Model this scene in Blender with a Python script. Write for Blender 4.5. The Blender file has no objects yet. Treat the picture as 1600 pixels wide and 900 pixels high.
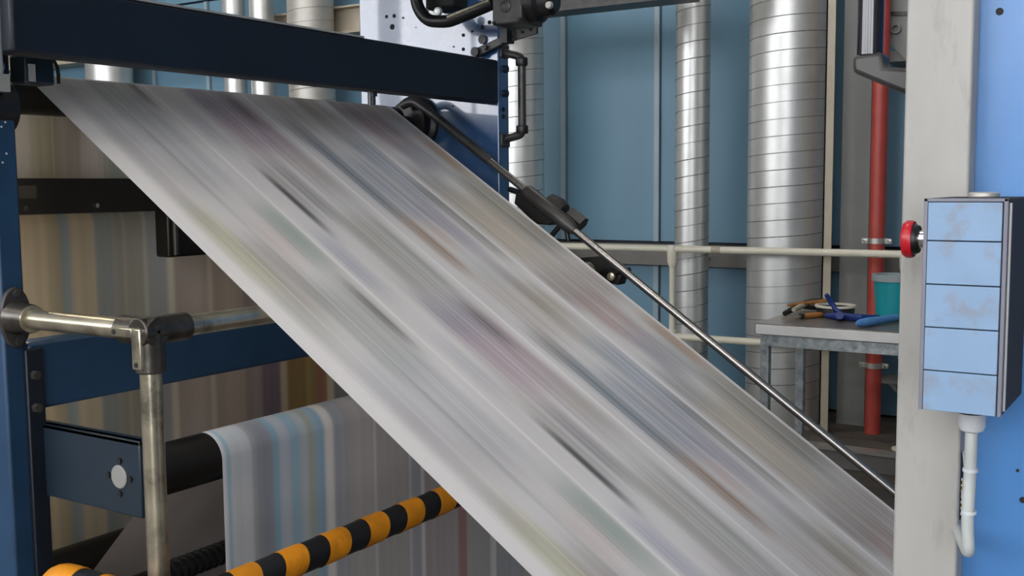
import bpy, math, random
import numpy as np
from mathutils import Vector, Matrix

# ------------------------------------------------------------------ camera
F = 1684.0                                    # focal length in pixels of the 1600x900 frame
def _n(v):
    v = np.array(v, float); return v / np.linalg.norm(v)
_A = _n([1900 - 800, 450 - 280, -F])          # roller axis direction (world +Y) in camera space
_B = -_n([-1800 - 800, 450 - 310, -F])        # web travel direction in plan (world +X)
_B = _n(_B - _A * np.dot(_A, _B))
_U = np.cross(_B, _A)
ROT = np.array([_B, _A, _U])                  # world = ROT @ camera
EYE = np.array([0.0, 0.0, 1.5])
sc = bpy.context.scene
col = sc.collection
cam_d = bpy.data.cameras.new('camera')
cam_d.sensor_width = 36.0
cam_d.lens = F / 1600.0 * 36.0
cam = bpy.data.objects.new('camera', cam_d)
m4 = Matrix.Identity(4)
for i in range(3):
    for j in range(3):
        m4[i][j] = ROT[i][j]
    m4[i][3] = EYE[i]
cam.matrix_world = m4
col.objects.link(cam)
sc.camera = cam

# ------------------------------------------------------------------ world, exposure
w = bpy.data.worlds.new('world'); sc.world = w; w.use_nodes = True
w.node_tree.nodes['Background'].inputs[0].default_value = (0.75, 0.86, 1.0, 1)
w.node_tree.nodes['Background'].inputs[1].default_value = 1.0
sc.view_settings.view_transform = 'Standard'
sc.view_settings.look = 'None'
sc.view_settings.gamma = 1.0
sc.view_settings.use_curve_mapping = False
sc.view_settings.exposure = 0.0
WINDOW_STRENGTH = 8.0
LAMP_STRENGTH = 18.0

# ------------------------------------------------------------------ helpers
def at(u, v, x=None, y=None, z=None):
    """point where the line of sight through photo pixel (u,v) meets a plane x=, y= or z="""
    r = ROT @ np.array([(u - 800) / F, (450 - v) / F, -1.0])
    if x is not None: t = (x - EYE[0]) / r[0]
    elif y is not None: t = (y - EYE[1]) / r[1]
    else: t = (z - EYE[2]) / r[2]
    return EYE + t * r

def lin(c):
    return tuple(((v / 255.0) / 12.92 if v / 255.0 <= 0.04045 else ((v / 255.0 + 0.055) / 1.055) ** 2.4) for v in c)

MATS = {}
def mat(name, rgb, rough=0.5, metal=0.0, var=0.12, scale=9.0, bump=0.0, dirt=None, dirt_amt=0.0, dirt_scale=4.0,
        emit=0.0, spec=0.5, stretch=(1, 1, 1), coat=0.0):
    m = bpy.data.materials.new(name); m.use_nodes = True
    nt = m.node_tree; N = nt.nodes; L = nt.links
    b = N['Principled BSDF']
    c = lin(rgb)
    tc = N.new('ShaderNodeTexCoord'); mp = N.new('ShaderNodeMapping'); mp.inputs['Scale'].default_value = stretch
    L.new(tc.outputs['Object'], mp.inputs[0])
    nz = N.new('ShaderNodeTexNoise'); nz.inputs['Scale'].default_value = scale; nz.inputs['Detail'].default_value = 5
    L.new(mp.outputs[0], nz.inputs['Vector'])
    r = N.new('ShaderNodeValToRGB')
    r.color_ramp.elements[0].position = 0.3; r.color_ramp.elements[1].position = 0.7
    r.color_ramp.elements[0].color = tuple(v * (1 - var) for v in c) + (1,)
    r.color_ramp.elements[1].color = tuple(min(1, v * (1 + var)) for v in c) + (1,)
    L.new(nz.outputs['Fac'], r.inputs[0])
    out = r.outputs[0]
    if dirt is not None:
        n2 = N.new('ShaderNodeTexNoise'); n2.inputs['Scale'].default_value = dirt_scale; n2.inputs['Detail'].default_value = 8
        n2.inputs['Roughness'].default_value = 0.65
        L.new(mp.outputs[0], n2.inputs['Vector'])
        r2 = N.new('ShaderNodeValToRGB')
        r2.color_ramp.elements[0].position = 0.52; r2.color_ramp.elements[0].color = (0, 0, 0, 1)
        r2.color_ramp.elements[1].position = 0.75; r2.color_ramp.elements[1].color = (dirt_amt,) * 3 + (1,)
        L.new(n2.outputs['Fac'], r2.inputs[0])
        mx = N.new('ShaderNodeMix'); mx.data_type = 'RGBA'
        L.new(r2.outputs[0], mx.inputs[0]); L.new(out, mx.inputs[6]); mx.inputs[7].default_value = lin(dirt) + (1,)
        out = mx.outputs[2]
    L.new(out, b.inputs['Base Color'])
    b.inputs['Roughness'].default_value = rough
    b.inputs['Metallic'].default_value = metal
    b.inputs['Specular IOR Level'].default_value = spec
    b.inputs['Coat Weight'].default_value = coat
    if bump:
        bp = N.new('ShaderNodeBump'); bp.inputs['Strength'].default_value = bump; bp.inputs['Distance'].default_value = 0.01
        L.new(nz.outputs['Fac'], bp.inputs['Height']); L.new(bp.outputs[0], b.inputs['Normal'])
    if emit:
        b.inputs['Emission Color'].default_value = c + (1,)
        b.inputs['Emission Strength'].default_value = emit
    MATS[name] = m
    return m

class MB:
    """collects shapes; build() links them as ONE mesh object"""
    def __init__(s): s.v = []; s.f = []
    def add(s, v, f):
        o = len(s.v); s.v += [tuple(map(float, p)) for p in v]; s.f += [tuple(o + i for i in q) for q in f]; return s
    def box(s, x0, x1, y0, y1, z0, z1):
        v = [(x, y, z) for x in (x0, x1) for y in (y0, y1) for z in (z0, z1)]
        return s.add(v, [(0, 1, 3, 2), (4, 6, 7, 5), (0, 4, 5, 1), (2, 3, 7, 6), (0, 2, 6, 4), (1, 5, 7, 3)])
    def cyl(s, p, q, r, n=24, r2=None):
        p = Vector(p); q = Vector(q); d = (q - p).normalized(); r = float(r); r2 = r if r2 is None else float(r2)
        a = d.orthogonal().normalized(); b = d.cross(a)
        v = []
        for c, rr in ((p, r), (q, r2)):
            v += [c + float(rr) * (math.cos(t) * a + math.sin(t) * b) for t in [2 * math.pi * k / n for k in range(n)]]
        f = [(k, (k + 1) % n, n + (k + 1) % n, n + k) for k in range(n)] + [tuple(range(n - 1, -1, -1)), tuple(range(n, 2 * n))]
        return s.add(v, f)
    def ring(s, p, q, ro, ri, n=28):
        p = Vector(p); q = Vector(q); d = (q - p).normalized(); a = d.orthogonal().normalized(); b = d.cross(a)
        v = []
        for c, rr in ((p, ro), (q, ro), (q, ri), (p, ri)):
            v += [c + float(rr) * (math.cos(t) * a + math.sin(t) * b) for t in [2 * math.pi * k / n for k in range(n)]]
        f = []
        for k in range(n):
            k1 = (k + 1) % n
            for a0, a1 in ((0, 1), (1, 2), (2, 3), (3, 0)):
                f.append((a0 * n + k, a0 * n + k1, a1 * n + k1, a1 * n + k))
        return s.add(v, f)
    def tube(s, pts, r, n=16, bend=0.0, k=6):
        """round tube along a polyline, corners rounded by radius bend; r may be a list per point (bend=0)"""
        P = [Vector(p) for p in pts]; R = r if isinstance(r, (list, tuple)) else None
        if bend:
            Q = [P[0]]
            for i in range(1, len(P) - 1):
                a = (P[i - 1] - P[i]).normalized(); b = (P[i + 1] - P[i]).normalized()
                p0 = P[i] + a * bend; p1 = P[i] + b * bend
                for j in range(k + 1):
                    t = j / k; Q.append((1 - t) ** 2 * p0 + 2 * t * (1 - t) * P[i] + t * t * p1)
            Q.append(P[-1]); P = Q
        v = []; a = None
        for i, p in enumerate(P):
            d = (P[min(i + 1, len(P) - 1)] - P[max(i - 1, 0)]).normalized()
            a = d.orthogonal().normalized() if a is None else (a - d * a.dot(d)).normalized()
            b = d.cross(a); rr = R[i] if R else r
            v += [p + float(rr) * (math.cos(t) * a + math.sin(t) * b) for t in [2 * math.pi * q / n for q in range(n)]]
        f = []
        for i in range(len(P) - 1):
            for q in range(n):
                q1 = (q + 1) % n
                f.append((i * n + q, i * n + q1, (i + 1) * n + q1, (i + 1) * n + q))
        f += [tuple(range(n - 1, -1, -1)), tuple((len(P) - 1) * n + q for q in range(n))]
        return s.add(v, f)
    def prism(s, poly, vec):
        """planar polygon extruded by vec"""
        n = len(poly); vec = Vector(vec)
        v = [Vector(p) for p in poly] + [Vector(p) + vec for p in poly]
        f = [tuple(range(n - 1, -1, -1)), tuple(range(n, 2 * n))] + [(k, (k + 1) % n, n + (k + 1) % n, n + k) for k in range(n)]
        return s.add(v, f)
    def lathe(s, c, axis, prof, n=28):
        """prof: list of (distance along axis, radius)"""
        c = Vector(c); d = Vector(axis).normalized(); a = d.orthogonal().normalized(); b = d.cross(a)
        v = []
        for h, r in prof:
            v += [c + float(h) * d + float(r) * (math.cos(t) * a + math.sin(t) * b) for t in [2 * math.pi * k / n for k in range(n)]]
        f = []
        for i in range(len(prof) - 1):
            for k in range(n):
                k1 = (k + 1) % n; f.append((i * n + k, i * n + k1, (i + 1) * n + k1, (i + 1) * n + k))
        f += [tuple(range(n - 1, -1, -1)), tuple((len(prof) - 1) * n + k for k in range(n))]
        return s.add(v, f)
    def mesh(s, name, material):
        me = bpy.data.meshes.new(name); me.from_pydata(s.v, [], s.f); me.validate()
        import bmesh
        bm = bmesh.new(); bm.from_mesh(me); bmesh.ops.recalc_face_normals(bm, faces=bm.faces); bm.to_mesh(me); bm.free()
        me.materials.append(MATS[material])
        me.polygons.foreach_set('use_smooth', [True] * len(me.polygons))
        me.set_sharp_from_angle(angle=math.radians(35))
        return me
    def build(s, name, material, parent=None, bevel=0.0):
        o = bpy.data.objects.new(name, s.mesh(name, material)); col.objects.link(o)
        if parent is not None: put(o, parent)
        if bevel:
            b = o.modifiers.new('bevel', 'BEVEL'); b.width = bevel; b.segments = 2; b.limit_method = 'ANGLE'
            b.angle_limit = math.radians(40)
        return o

def put(o, parent):
    o.parent = parent
    loc = parent.location if parent.type == 'EMPTY' else Vector((0, 0, 0))      # meshes are built in world coordinates
    o.matrix_parent_inverse = Matrix.Translation(-loc)

def tag(o, label, cat=None, group=None, kind=None):
    o['label'] = label
    if cat: o['category'] = cat
    if group: o['group'] = group
    if kind: o['kind'] = kind
    return o

def thing(name, loc, label, cat, group=None, kind=None):
    o = bpy.data.objects.new(name, None); col.objects.link(o); o.location = loc; o.empty_display_size = 0.1
    return tag(o, label, cat, group, kind)

# ------------------------------------------------------------------ materials
mat('press_blue', (27, 58, 86), rough=0.45, var=0.14, scale=7, bump=0.05, dirt=(16, 24, 34), dirt_amt=0.6, dirt_scale=5)
mat('plate_blue', (36, 72, 112), rough=0.30, var=0.10, scale=14, bump=0.02, dirt=(140, 140, 140), dirt_amt=0.25, dirt_scale=9, spec=1.0, coat=1.0)
mat('beam_blue', (9, 20, 32), rough=0.5, var=0.2, scale=6, bump=0.05, dirt=(8, 10, 12), dirt_amt=0.7, dirt_scale=3)
mat('bracket_blue', (27, 40, 51), rough=0.38, var=0.2, scale=6, bump=0.05, dirt=(24, 25, 26), dirt_amt=0.8, dirt_scale=6)
mat('panel_blue', (60, 118, 176), rough=0.38, var=0.04, scale=30, bump=0.04, dirt=(46, 92, 146), dirt_amt=0.3, dirt_scale=5, spec=0.8, coat=0.7)
mat('wall_blue', (104, 141, 162), rough=0.45, var=0.07, scale=2.5, stretch=(1, 1, 0.3), bump=0.01)
mat('strip_blue', (146, 164, 174), rough=0.4, var=0.06)
mat('girt_grey', (122, 118, 112), rough=0.55, var=0.1)
mat('wall_plaster', (150, 152, 150), rough=0.8, var=0.06, scale=3)
mat('ceiling_grey', (170, 172, 172), rough=0.85, var=0.05, scale=2)
mat('floor_concrete', (92, 84, 76), rough=0.7, var=0.25, scale=5, bump=0.15, dirt=(40, 36, 32), dirt_amt=0.8, dirt_scale=3)
mat('galvanised', (214, 214, 210), rough=0.40, metal=0.75, var=0.07, scale=9, bump=0.02)
mat('galvanised_dull', (188, 184, 176), rough=0.5, metal=0.6, var=0.08, scale=9)
mat('seam', (150, 150, 146), rough=0.5, metal=0.7, var=0.1)
mat('bright_pipe', (205, 203, 194), rough=0.3, metal=0.75, var=0.08, stretch=(6, 6, 1))
mat('worn_steel', (190, 182, 160), rough=0.28, metal=0.85, var=0.3, scale=14, bump=0.05, dirt=(48, 42, 34), dirt_amt=1.0, dirt_scale=9)
mat('cast_fitting', (84, 80, 74), rough=0.34, metal=0.8, var=0.4, scale=22, bump=0.15)
mat('cream_paint', (226, 220, 200), rough=0.3, var=0.06)
mat('beige_paint', (176, 166, 146), rough=0.5, var=0.08)
mat('grey_paint', (132, 132, 128), rough=0.5, var=0.08, scale=3)
mat('column_white', (152, 150, 144), rough=0.5, var=0.06, scale=30, bump=0.08, dirt=(92, 89, 82), dirt_amt=0.5, dirt_scale=36, stretch=(1, 1, 0.3))
mat('red_paint', (176, 70, 60), rough=0.4, var=0.1)
mat('black_paint', (16, 15, 15), rough=0.42, var=0.25, scale=15)
mat('black_matt', (9, 9, 9), rough=0.7, var=0.3)
mat('black_gloss', (26, 26, 30), rough=0.16, var=0.1, coat=0.5)
mat('dark_iron', (62, 60, 58), rough=0.42, metal=0.35, var=0.25, scale=18, bump=0.08)
mat('rod_steel', (142, 138, 134), rough=0.27, metal=0.9, var=0.12, scale=12)
mat('roller_black', (15, 15, 14), rough=0.45, var=0.3, scale=20)
mat('hazard_yellow', (208, 132, 14), rough=0.5, var=0.14, scale=16, dirt=(110, 66, 18), dirt_amt=0.7, dirt_scale=14)
mat('hazard_black', (20, 22, 26), rough=0.5, var=0.2)
mat('box_grey', (56, 55, 53), rough=0.85, var=0.08, spec=0.2)
mat('box_frame', (112, 112, 122), rough=0.45, var=0.08)
mat('face_blue', (120, 146, 174), rough=0.5, var=0.06, scale=20, bump=0.05, dirt=(122, 120, 120), dirt_amt=0.95, dirt_scale=30)
mat('estop_red', (164, 16, 30), rough=0.35, var=0.06)
mat('white_plastic', (186, 188, 190), rough=0.42, var=0.05)
mat('hose_grey', (168, 172, 168), rough=0.5, var=0.12, scale=24, bump=0.1, dirt=(110, 108, 100), dirt_amt=0.6, dirt_scale=20)
mat('chrome', (220, 220, 220), rough=0.2, metal=1.0, var=0.03)
mat('wire_yellow', (190, 170, 40), rough=0.5)
mat('stainless', (128, 122, 116), rough=0.36, metal=0.5, var=0.15, scale=16)
mat('edge_gleam', (246, 244, 240), rough=0.3, metal=0.2, var=0.08, scale=10)  # near-white colour carries the reflection of the steel edge
mat('tube_warm', (255, 238, 210), rough=0.4, var=0.0, emit=24.0)
mat('table_rough', (178, 184, 184), rough=0.45, metal=0.45, var=0.3, scale=34, dirt=(80, 92, 96), dirt_amt=0.8, dirt_scale=30)
mat('teal_plastic', (26, 150, 158), rough=0.4, var=0.06)
mat('grey_plastic', (150, 160, 160), rough=0.5, var=0.05)
mat('wood_handle', (170, 112, 56), rough=0.5, var=0.2, scale=30)
mat('dark_leather', (30, 26, 24), rough=0.6, var=0.3, scale=20)
mat('navy_grip', (28, 52, 120), rough=0.42, var=0.1)
mat('light_blue_cloth', (84, 142, 200), rough=0.7, var=0.12, scale=26, bump=0.2)
mat('pale_bone', (180, 168, 148), rough=0.6, var=0.1)
mat('window_light', (247, 249, 255), rough=0.4, var=0.0, emit=WINDOW_STRENGTH)
mat('lamp_light', (255, 250, 240), rough=0.4, var=0.0, emit=LAMP_STRENGTH)
mat('white_frame', (226, 226, 222), rough=0.5, var=0.03)
mat('rust', (118, 92, 70), rough=0.7, var=0.2)

# ------------------------------------------------------------------ the hall
X0, X1, Y0, Y1, ZC = -13.0, 7.0, -4.6, 7.0, 5.2
tag(MB().box(X0 - 0.15, X1 + 0.15, Y0 - 0.15, Y1 + 0.17, -0.15, 0).build('floor', 'floor_concrete'), 'dirty grey concrete floor of the printing hall', 'floor', kind='structure')
tag(MB().box(X0 - 0.15, X1 + 0.15, Y0 - 0.15, Y1 + 0.17, ZC, ZC + 0.15).build('ceiling', 'ceiling_grey'), 'pale grey ceiling of the printing hall', 'ceiling', kind='structure')
tag(MB().box(X0 - 0.15, X0, Y0 - 0.15, Y1 + 0.17, 0, ZC).build('wall_left', 'wall_plaster'), 'plain grey wall at the far left end', 'wall', kind='structure')
tag(MB().box(X1, X1 + 0.15, Y0 - 0.15, Y1 + 0.17, 0, ZC).build('wall_right', 'wall_plaster'), 'plain grey wall at the right end', 'wall', kind='structure')
# back wall: blue sheet panels, joint strips, a grey girt
wb = MB().box(X0, X1, Y1 + 0.02, Y1 + 0.17, 0, ZC).build('wall_back', 'beam_blue')
tag(wb, 'blue panelled back wall with vertical joints and a grey girt', 'wall', kind='structure')
PW = at(1033, 200, y=Y1)[0] - at(887, 200, y=Y1)[0]
xj = at(887, 200, y=Y1)[0]
ZG0, ZG1 = 0.93, 1.075
pm = {}
k0 = math.ceil((X0 - xj) / PW); k1 = math.floor((X1 - xj) / PW) - 1
for (z0, z1) in ((0.02, ZG0 - 0.01), (ZG1 + 0.02, 3.2), (3.22, ZC)):
    me = MB().box(0.014, PW - 0.014, -0.03, 0.03, z0, z1).mesh('panel', 'wall_blue')
    for k in range(k0, k1 + 1):
        o = bpy.data.objects.new('panel', me); col.objects.link(o); o.location = (xj + k * PW, Y1, 0); o.parent = wb
    ms = MB().box(-0.030, 0.008, -0.055, -0.028, z0, z1).mesh('joint_strip', 'strip_blue')
    for k in range(k0, k1 + 1):
        o = bpy.data.objects.new('joint_strip', ms); col.objects.link(o); o.location = (xj + k * PW, Y1, 0); o.parent = wb
MB().box(X0, X1, Y1 - 0.10, Y1 - 0.02, ZG0, ZG1).build('girt', 'girt_grey', wb)
for (u, v) in ((1107, 404), (1168, 405), (1282, 407)):
    p = at(u, v, y=Y1 - 0.10)
    MB().cyl((p[0], Y1 - 0.125, p[2]), (p[0], Y1 - 0.10, p[2]), 0.012, 8).build('girt_bolt', 'chrome', wb)
# front wall behind the camera; its band of high windows is added for daylight
wf = MB()
WZ0, WZ1 = 2.15, 4.7
WX = [(-11.4 + 2.6 * k, WZ0) for k in range(5)] + [(1.6, 0.35)]     # tall right one added to light the webs inside the press
wf.box(X0, X1, Y0 - 0.15, Y0, WZ1, ZC)
prev = X0
for x, zb in WX:
    wf.box(prev, x, Y0 - 0.15, Y0, 0, WZ1).box(x, x + 2.35, Y0 - 0.15, Y0, 0, zb); prev = x + 2.35
wf.box(prev, X1, Y0 - 0.15, Y0, 0, WZ1)
tag(wf.build('wall_front', 'wall_plaster'), 'grey wall with a row of added windows behind the viewer', 'wall', kind='structure')
for i, (x, zb) in enumerate(WX):
    fr = MB().box(x, x + 2.35, Y0 - 0.12, Y0 - 0.04, zb, zb + 0.05).box(x, x + 2.35, Y0 - 0.12, Y0 - 0.04, WZ1 - 0.05, WZ1)
    for xx in (x, x + 1.15, x + 2.30): fr.box(xx, xx + 0.05, Y0 - 0.12, Y0 - 0.04, zb, WZ1)
    wo = fr.build('window_%d' % (i + 1), 'white_frame')
    tag(wo, 'added daylight window behind the viewer, %s along the wall from its far left end' % ['first', 'second', 'third', 'fourth', 'fifth', 'sixth', 'seventh'][i], 'window', 'added windows behind the viewer', 'structure')
    for xx in (x + 0.05, x + 1.20):
        MB().box(xx, xx + 1.10, Y0 - 0.10, Y0 - 0.09, zb + 0.05, WZ1 - 0.05).build('pane', 'window_light', wo)

# unseen ceiling lamps, added to light the hall
LAMPS = [(-0.9, 1.6), (-1.2, -1.8), (-2.6, 4.7), (-6.2, 4.7), (-4.6, -1.8), (-9.4, 4.7), (2.8, 1.6)]
ORD = ['over the paper web', 'in front of the press', 'before the spiral ducts', 'behind the top beam', 'left of the viewer', 'at the far end by the back wall', 'over the pale blue unit']
for (x, y), s in zip(LAMPS, ORD):
    t = thing('added_ceiling_lamp', (x, y, ZC - 0.12), 'added long white ceiling lamp ' + s, 'lamp', 'added ceiling lamps')
    MB().box(x - 0.9, x + 0.9, y - 0.17, y + 0.17, ZC - 0.07, ZC).build('housing', 'white_frame', t)
    MB().box(x - 0.87, x + 0.87, y - 0.14, y + 0.14, ZC - 0.10, ZC - 0.07).build('diffuser', 'lamp_light', t)

# ------------------------------------------------------------------ ventilation ducts
def duct(u0, u1, v, y, label, seam=True, m='galvanised', pitch=0.105):
    c = at((u0 + u1) / 2, v, y=y); a = at(u0, v, y=y); b = at(u1, v, y=y)
    d = -(ROT.T @ (c - EYE))[2]
    r = 0.5 * (u1 - u0) * d / F
    t = thing('ventilation_duct', (c[0], y, 0), label, 'duct', 'ventilation ducts')
    MB().cyl((c[0], y, 0.0), (c[0], y, ZC), r, 48).build('pipe', m, t)
    if seam:
        pts = []; n = 28; turns = int((3.6 - 0.1) / pitch)
        for k in range(turns * n + 1):
            th = 2 * math.pi * k / n
            pts.append((c[0] + (r + 0.0005) * math.cos(th), y + (r + 0.0005) * math.sin(th), 0.1 + pitch * k / n))
        MB().tube(pts, 0.0032, 4).build('spiral_seam', 'seam', t)
    return t
duct(1055, 1108, 250, 6.5, 'slim bright spiral duct behind the cream railing post')
duct(1170, 1287, 250, 6.5, 'widest silver spiral duct behind the work table', pitch=0.10)
duct(774, 850, 230, 6.5, 'silver spiral duct behind the black grab handle of the far frame')
duct(452, 524, 140, 6.6, 'wide dull duct seen above and below the top beam beside the drilled plate', m='galvanised_dull')
duct(393, 431, 130, 6.6, 'thin shiny duct, right one of the close pair behind the top beam', seam=False)
duct(351, 386, 130, 6.6, 'thin shiny duct, left one of the close pair behind the top beam', seam=False)
duct(135, 206, 110, 6.6, 'wide shiny duct showing in the gap at the upper left', seam=False)
# clamp bands on the dull duct
c4 = at(488, 20, y=6.6)
# beige beam along the wall, dark overhead rail
z = at(558, 33, y=6.9)[2]
t = thing('wall_beam', (-8, 6.86, z), 'long beige steel beam running along the blue wall behind the ducts', 'beam')
MB().box(-12.5, -4.6, 6.82, 6.96, z - 0.10, z + 0.09).build('web_plate', 'beige_paint', t)
MB().box(-12.5, -4.6, 6.74, 6.96, z + 0.09, z + 0.105).box(-12.5, -4.6, 6.74, 6.96, z - 0.115, z - 0.10).build('flange', 'beige_paint', t)
z = at(945, 14, y=5.6)[2]
t = thing('overhead_rail', (-2.6, 5.6, z), 'dark grey steel rail overhead, right of the motor drive', 'rail')
MB().box(-4.6, -2.45, 5.5, 5.7, z, z + 0.02).box(-4.6, -2.45, 5.59, 5.61, z + 0.02, z + 0.20).box(-4.6, -2.45, 5.5, 5.7, z + 0.20, z + 0.22).build('profile', 'dark_iron', t)
for x in (-4.4, -2.65): MB().box(x - 0.02, x + 0.02, 5.58, 5.62, z + 0.22, ZC).build('hanger', 'dark_iron', t)

# steel columns and red pipe at the right of the ducts
a = at(1288, 300, y=6.35); b = at(1302, 300, y=6.35)
tag(MB().box(a[0], a[0] + 0.008, 6.33, 6.40, 0, ZC).box(a[0], b[0], 6.33, 6.338, 0, ZC).build('steel_post', 'beige_paint'),
    'narrow beige steel post right beside the widest duct', 'post')
a = at(1317, 300, y=6.7); b = at(1361, 300, y=6.7)
cl = MB().box(a[0], b[0], 6.66, 6.675, 0, ZC).box(a[0], b[0], 6.86, 6.875, 0, ZC).box((a[0] + b[0]) / 2 - 0.006, (a[0] + b[0]) / 2 + 0.006, 6.675, 6.86, 0, ZC)
tag(cl.build('steel_column', 'grey_paint'), 'broad grey steel column behind the red pipe', 'column')
c = at(1372, 300, y=6.5)
t = thing('red_pipe', (c[0], 6.5, 0), 'red painted vertical pipe with two clamps in front of the grey column', 'pipe')
MB().cyl((c[0], 6.5, 0), (c[0], 6.5, ZC), 0.046, 28).build('pipe', 'red_paint', t)
for v in (377, 573):
    p = at(1370, v, y=6.45)
    cl = MB().ring((c[0], 6.5, p[2] - 0.016), (c[0], 6.5, p[2] + 0.016), 0.052, 0.046)
    cl.box(c[0] - 0.085, c[0] - 0.05, 6.49, 6.51, p[2] - 0.014, p[2] + 0.014).box(c[0] + 0.05, c[0] + 0.085, 6.49, 6.51, p[2] - 0.014, p[2] + 0.014)
    o = cl.build('pipe_clamp', 'bright_pipe', t)
    for s in (-0.07, 0.07): MB().cyl((c[0] + s, 6.47, p[2]), (c[0] + s, 6.53, p[2]), 0.008, 10).build('clamp_bolt', 'chrome', o)
# diagonal bracket by the ceiling end of the red pipe
p0 = at(1386, 5, y=6.62); p1 = at(1416, 95, y=6.62)
t = thing('wall_bracket', (p0[0], 6.66, p1[2]), 'grey triangular steel bracket beside the red pipe near the top', 'bracket')
MB().prism([at(1384, 0, y=6.6), at(1430, 0, y=6.6), at(1430, 110, y=6.6), at(1384, 62, y=6.6)], (0, 0.02, 0)).build('gusset', 'grey_paint', t)
MB().prism([at(1388, 24, y=6.585), at(1430, 24, y=6.585), at(1430, 18, y=6.585), at(1388, 18, y=6.585)], (0, 0.015, 0)).build('flange', 'dark_iron', t)
p = at(1400, 45, y=6.58)
MB().ring((p[0], 6.57, p[2]), (p[0], 6.6, p[2]), 0.028, 0.02).build('bolt', 'grey_paint', t)
MB().box(p0[0], p0[0] + 0.3, 6.62, 6.97, p1[2], p1[2] + 0.06).build('wall_arm', 'grey_paint', t)
# low shelf lines right of the red pipe
p = at(1388, 595, y=6.75)
t = thing('wall_shelf', (-1.4, 6.8, 0), 'grey low metal shelf in the shade right of the red pipe', 'shelf')
xs = at(1376, 600, y=6.75)[0]
for v in (527, 597): MB().box(xs, xs + 0.7, 6.70, 6.94, at(1390, v, y=6.7)[2] - 0.012, at(1390, v, y=6.7)[2] + 0.012).build('shelf_board', 'grey_paint', t)
MB().prism([(xs + 0.02, 6.72, 0.30), (xs + 0.06, 6.72, 0.30), (xs + 0.36, 6.72, 0.0), (xs + 0.32, 6.72, 0.0)], (0, 0.02, 0)).build('brace', 'grey_paint', t)
for xx in (xs + 0.3, xs + 0.66): MB().box(xx, xx + 0.03, 6.9, 6.93, 0, 0.62).build('upright', 'grey_paint', t)

# ------------------------------------------------------------------ cream railing in front of the ducts
yr = lambda x: 6.075 + (x + 3.458) * 0.045
t = thing('railing', (-2.7, 6.1, 0), 'cream tubular railing with two rails in front of the silver ducts', 'railing')
xa, xb = -5.2, at(1404, 397, y=6.18)[0] + 0.05
for zz in (1.10, 0.555): MB().cyl((xa, yr(xa), zz), (xb, yr(xb), zz), 0.0215, 20).build('rail', 'cream_paint', t)
for u in (1050, 1410, 640):
    p = at(u, 440, y=6.1)
    yy = yr(p[0])
    po = MB().cyl((p[0], yy, 0), (p[0], yy, 1.1), 0.019, 16).build('post', 'cream_paint', t)
    MB().lathe((p[0], yy, 0.985), (0, 0, 1), [(0, 0.021), (0.035, 0.032), (0.09, 0.034), (0.138, 0.030)], 18).build('tee_fitting', 'cream_paint', po)
    MB().lathe((p[0], yy, 0.49), (0, 0, 1), [(0, 0.021), (0.03, 0.028), (0.09, 0.028), (0.11, 0.022)], 18).build('tee_fitting', 'cream_paint', po)
    MB().cyl((p[0], yy, 0), (p[0], yy, 0.012), 0.05, 18).build('base_flange', 'cream_paint', po)
p = at(1120, 391, y=6.13)
MB().cyl((p[0] - 0.025, yr(p[0]), 1.10), (p[0] + 0.03, yr(p[0]), 1.10), 0.0245, 18).build('rail_sleeve', 'beige_paint', t)
tb = MB().box(-5.0, -0.9, 5.60, 5.625, 0, 0.10).build('toe_board', 'girt_grey')
MB().box(-5.0, -0.9, 5.56, 5.66, 0.10, 0.112).build('capping', 'bright_pipe', tb)
tag(tb, 'low grey toe board with a pale capping on the floor before the railing', 'toe board')

# ------------------------------------------------------------------ press frame (left unit)
xE = -2.08; yN0, yN1 = 1.272, 1.325; yP0, yP1 = 3.12, 3.185
fr = thing('printing_press', (-2.9, 2.2, 0), 'dark blue steel printing press stand with heavy cross beams', 'printing press')
sp = MB().box(-3.7, xE, yN0, yN1, 0, 1.70).box(-3.05, xE - 0.06, yN0, yN1, 1.70, 2.75).build('side_plate', 'press_blue', fr, bevel=0.006)  # unseen upper part widened to shade the top of the web
# flange pad and bolts on the near plate edge
pad = MB().box(xE - 0.02, xE + 0.012, yN1 - 0.012, yN1 + 0.028, 0.40, 1.165).build('bolt_flange', 'beam_blue', sp, bevel=0.003)
for zz in (1.11, 1.04):
    MB().cyl((xE + 0.012, yN1 + 0.004, zz), (xE + 0.026, yN1 + 0.004, zz), 0.010, 6).build('bolt', 'dark_iron', sp)
far = MB().box(-2.70, xE, yP0, yP1, 0, 2.75).build('side_plate', 'plate_blue', fr, bevel=0.004)
# holes and bolts of the far plate
def plate_disc(u, v, r, m='black_matt', name='bolt_hole', h=0.002):
    p = at(u, v, y=yP0)
    return MB().cyl((p[0], yP0 - h, p[2]), (p[0], yP0 + 0.003, p[2]), r, 14).build(name, m, far)
for (u, v, r) in ((604, 26, .006), (616, 25, .007), (630, 28, .004), (613, 42, .010), (724, 55, .006), (738, 49, .004), (724, 77, .006), (754, 43, .007), (765, 35, .007), (709, 73, .003), (650, 43, .002), (708, 166, .003)):
    plate_disc(u, v, r)
plate_disc(755, 62, 0.016, 'dark_iron', 'plug', 0.008)
for v in (171, 182):
    p = at(786, v, x=xE)
    MB().cyl((xE - 0.002, p[1], p[2]), (xE + 0.003, p[1], p[2]), 0.008, 12).build('bolt_hole', 'black_matt', far)
for v in (108, 146):
    p = at(788, v, x=xE)
    MB().cyl((xE - 0.002, p[1], p[2]), (xE + 0.012, p[1], p[2]), 0.013, 12).build('bolt', 'beam_blue', far)
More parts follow.
